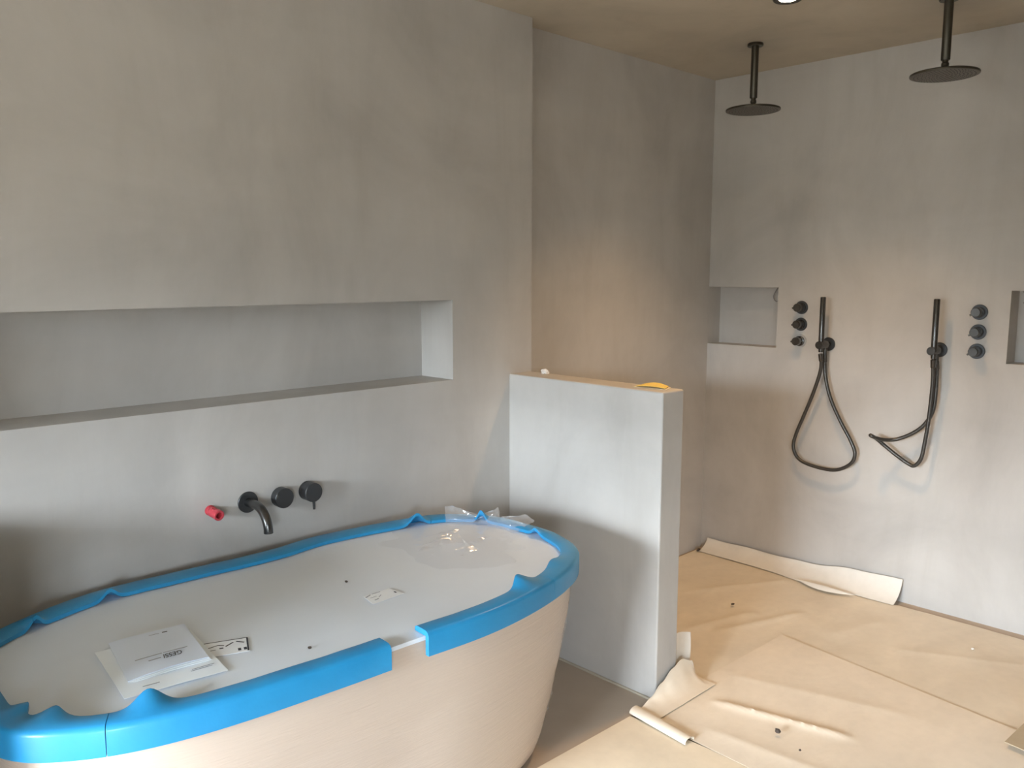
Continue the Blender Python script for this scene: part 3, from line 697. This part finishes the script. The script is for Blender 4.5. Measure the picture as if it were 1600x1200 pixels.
# white strip turned up against the shower wall
def fW(u, v):
    y = 0.045-1.075*u; lean = 0.5+0.5*nz(u*5, 1, 4)
    base = 3.915-0.030*math.exp(-((u-0.62)/0.16)**2)-0.01*nz(u*7, 2, 1); hgt = 0.060+0.045*math.exp(-((u-1.0)/0.35)**2)+0.012*nz(u*6, 5, 2)
    t_ = v; x = base+(3.998-base)*(1-(1-t_)**1.7); z = 0.0125+hgt*t_**1.5+0.006*math.sin(PI*t_)*lean
    return (x, y-0.006*t_*(u > 0.9), z)
Wt = tag(MB().grid(fW, 60, 14).build('paper_strip', 'white_paper', smooth=True, solid=0.0012), 'white paper strip turned up along the foot of the shower wall', 'floor covering')
def fW2(u, v):   # loose lip of the strip folded back on the floor
    y = -0.56-0.30*u; x = 3.885-0.055*v*math.sin(PI*u); z = 0.020+0.016*math.sin(PI*v)*math.sin(PI*u)
    return (x, y, z)
MB().grid(fW2, 24, 10).build('folded_lip', 'white_paper', Wt, smooth=True, solid=0.001)
# sheet in front of the partition end
Cs = thing('cover_sheet', (2.65, -1.4, 0.0), 'pale protective sheet with curled end lying before the partition', 'floor covering')
FC = [(2.525,-0.911,2.66,-1.42,.012,.018),(2.75,-0.85,2.95,-1.5,.004,.05),(2.35,-1.0,2.42,-1.6,.005,.04)]
qC = [(2.235, -2.2), (3.055, -2.2), (3.24, -0.825), (2.262, -0.800)]
def zC(x, y, u, v):
    e = min(1.0, min(1-u, 1-v)*18); z = max(0.0100, zA(x, y, 0, 0)+0.0007+0.0012*e)
    for f in FC: z += fold(x, y, *f)
    return z
mb = patch(qC, 70, 110, zC); mb.build('sheet', 'kraft2', Cs, smooth=True, solid=0.0006)
# rolled left edge of that sheet
def roll(u, v):
    y = -0.775-0.255*u; x0 = 2.262-0.028*u; a = -0.3+v*(PI+0.5); r = 0.016
    return (x0+0.030-2.6*r*(1-math.cos(a))*0.62, y, 0.015+r*math.sin(a)*0.85)
MB().grid(roll, 22, 14).build('rolled_edge', 'kraft2', Cs, smooth=True, solid=0.001)
# flap curling up against the end of the partition
HT = [(2.27, 0.004), (2.33, 0.022), (2.40, 0.055), (2.47, 0.088), (2.53, 0.105), (2.60, 0.080), (2.64, 0.010)]
def flap(u, v):
    x = 2.265+0.375*u; h = interp(HT, x); t_ = v
    y = -0.875+0.086*(1-(1-t_)**2)+0.012*math.sin(u*9)*t_*(1-t_)
    return (x+0.02*t_*(1-u), y, 0.0155+h*t_**1.8)
MB().grid(flap, 40, 16).build('flap', 'kraft2', Cs, smooth=True, solid=0.0012)
def tongue(u, v):
    x = 2.532+0.095*u+0.018*v; y = -0.760-0.012*v+0.02*v*v; z = 0.050+(0.155-0.022*u)*v
    return (x, y+0.012*math.sin(PI*u)*v, z)
MB().grid(tongue, 12, 14).build('tongue', 'white_paper', Cs, smooth=True, solid=0.0012)
# sheet by the bath
qB = [(1.45, -2.2), (2.34, -2.2), (2.236, -0.782), (1.45, -0.765)]
Bs = thing('cover_sheet', (1.9, -1.5, 0.0), 'yellowish cardboard sheet on the floor in front of the bath', 'floor covering')
def zB(x, y, u, v): return 0.0055+0.002*nz(x*2.5, y*2.5, 9)+0.0008*nz(x*7, y*7, 2)
mb = patch(qB, 40, 70, zB); mb.build('sheet', 'kraft3', Bs, smooth=True, solid=0.0015)
# darker board showing at the lower right
qD = [(2.965, -1.768), (2.93, -1.98), (3.14, -1.98), (3.14, -1.779)]
tag(patch(qD, 6, 6, lambda x, y, u, v: 0.030+0.001*nz(x*9, y*9, 1)).build('board_scrap', 'kraft_dark', solid=0.003), 'darker tan board scrap on the floor at the lower right', 'cardboard')

# crumbs on the floor
crumb((3.365, -0.507, 0.016), (0.012, 0.007, 0.004), 'crumb', 'dark crumb on the shower sheet behind the partition')
crumb((2.487, -1.213, 0.022), (0.008, 0.010, 0.008), 'crumb', 'dark round crumb on the pale sheet in the foreground')
crumb((3.675, -1.451, 0.013), (0.010, 0.006, 0.004), 'chip', 'small white chip on the sheet near the shower wall')
crumb((2.442, -1.317, 0.021), (0.004, 0.004, 0.003), 'crumb', 'tiny dark crumb at the bottom edge of the pale sheet')
crumb((3.92, 0.05, 0.012), (0.02, 0.008, 0.006), 'crumb', 'dark crumb in the far shower corner on the floor')
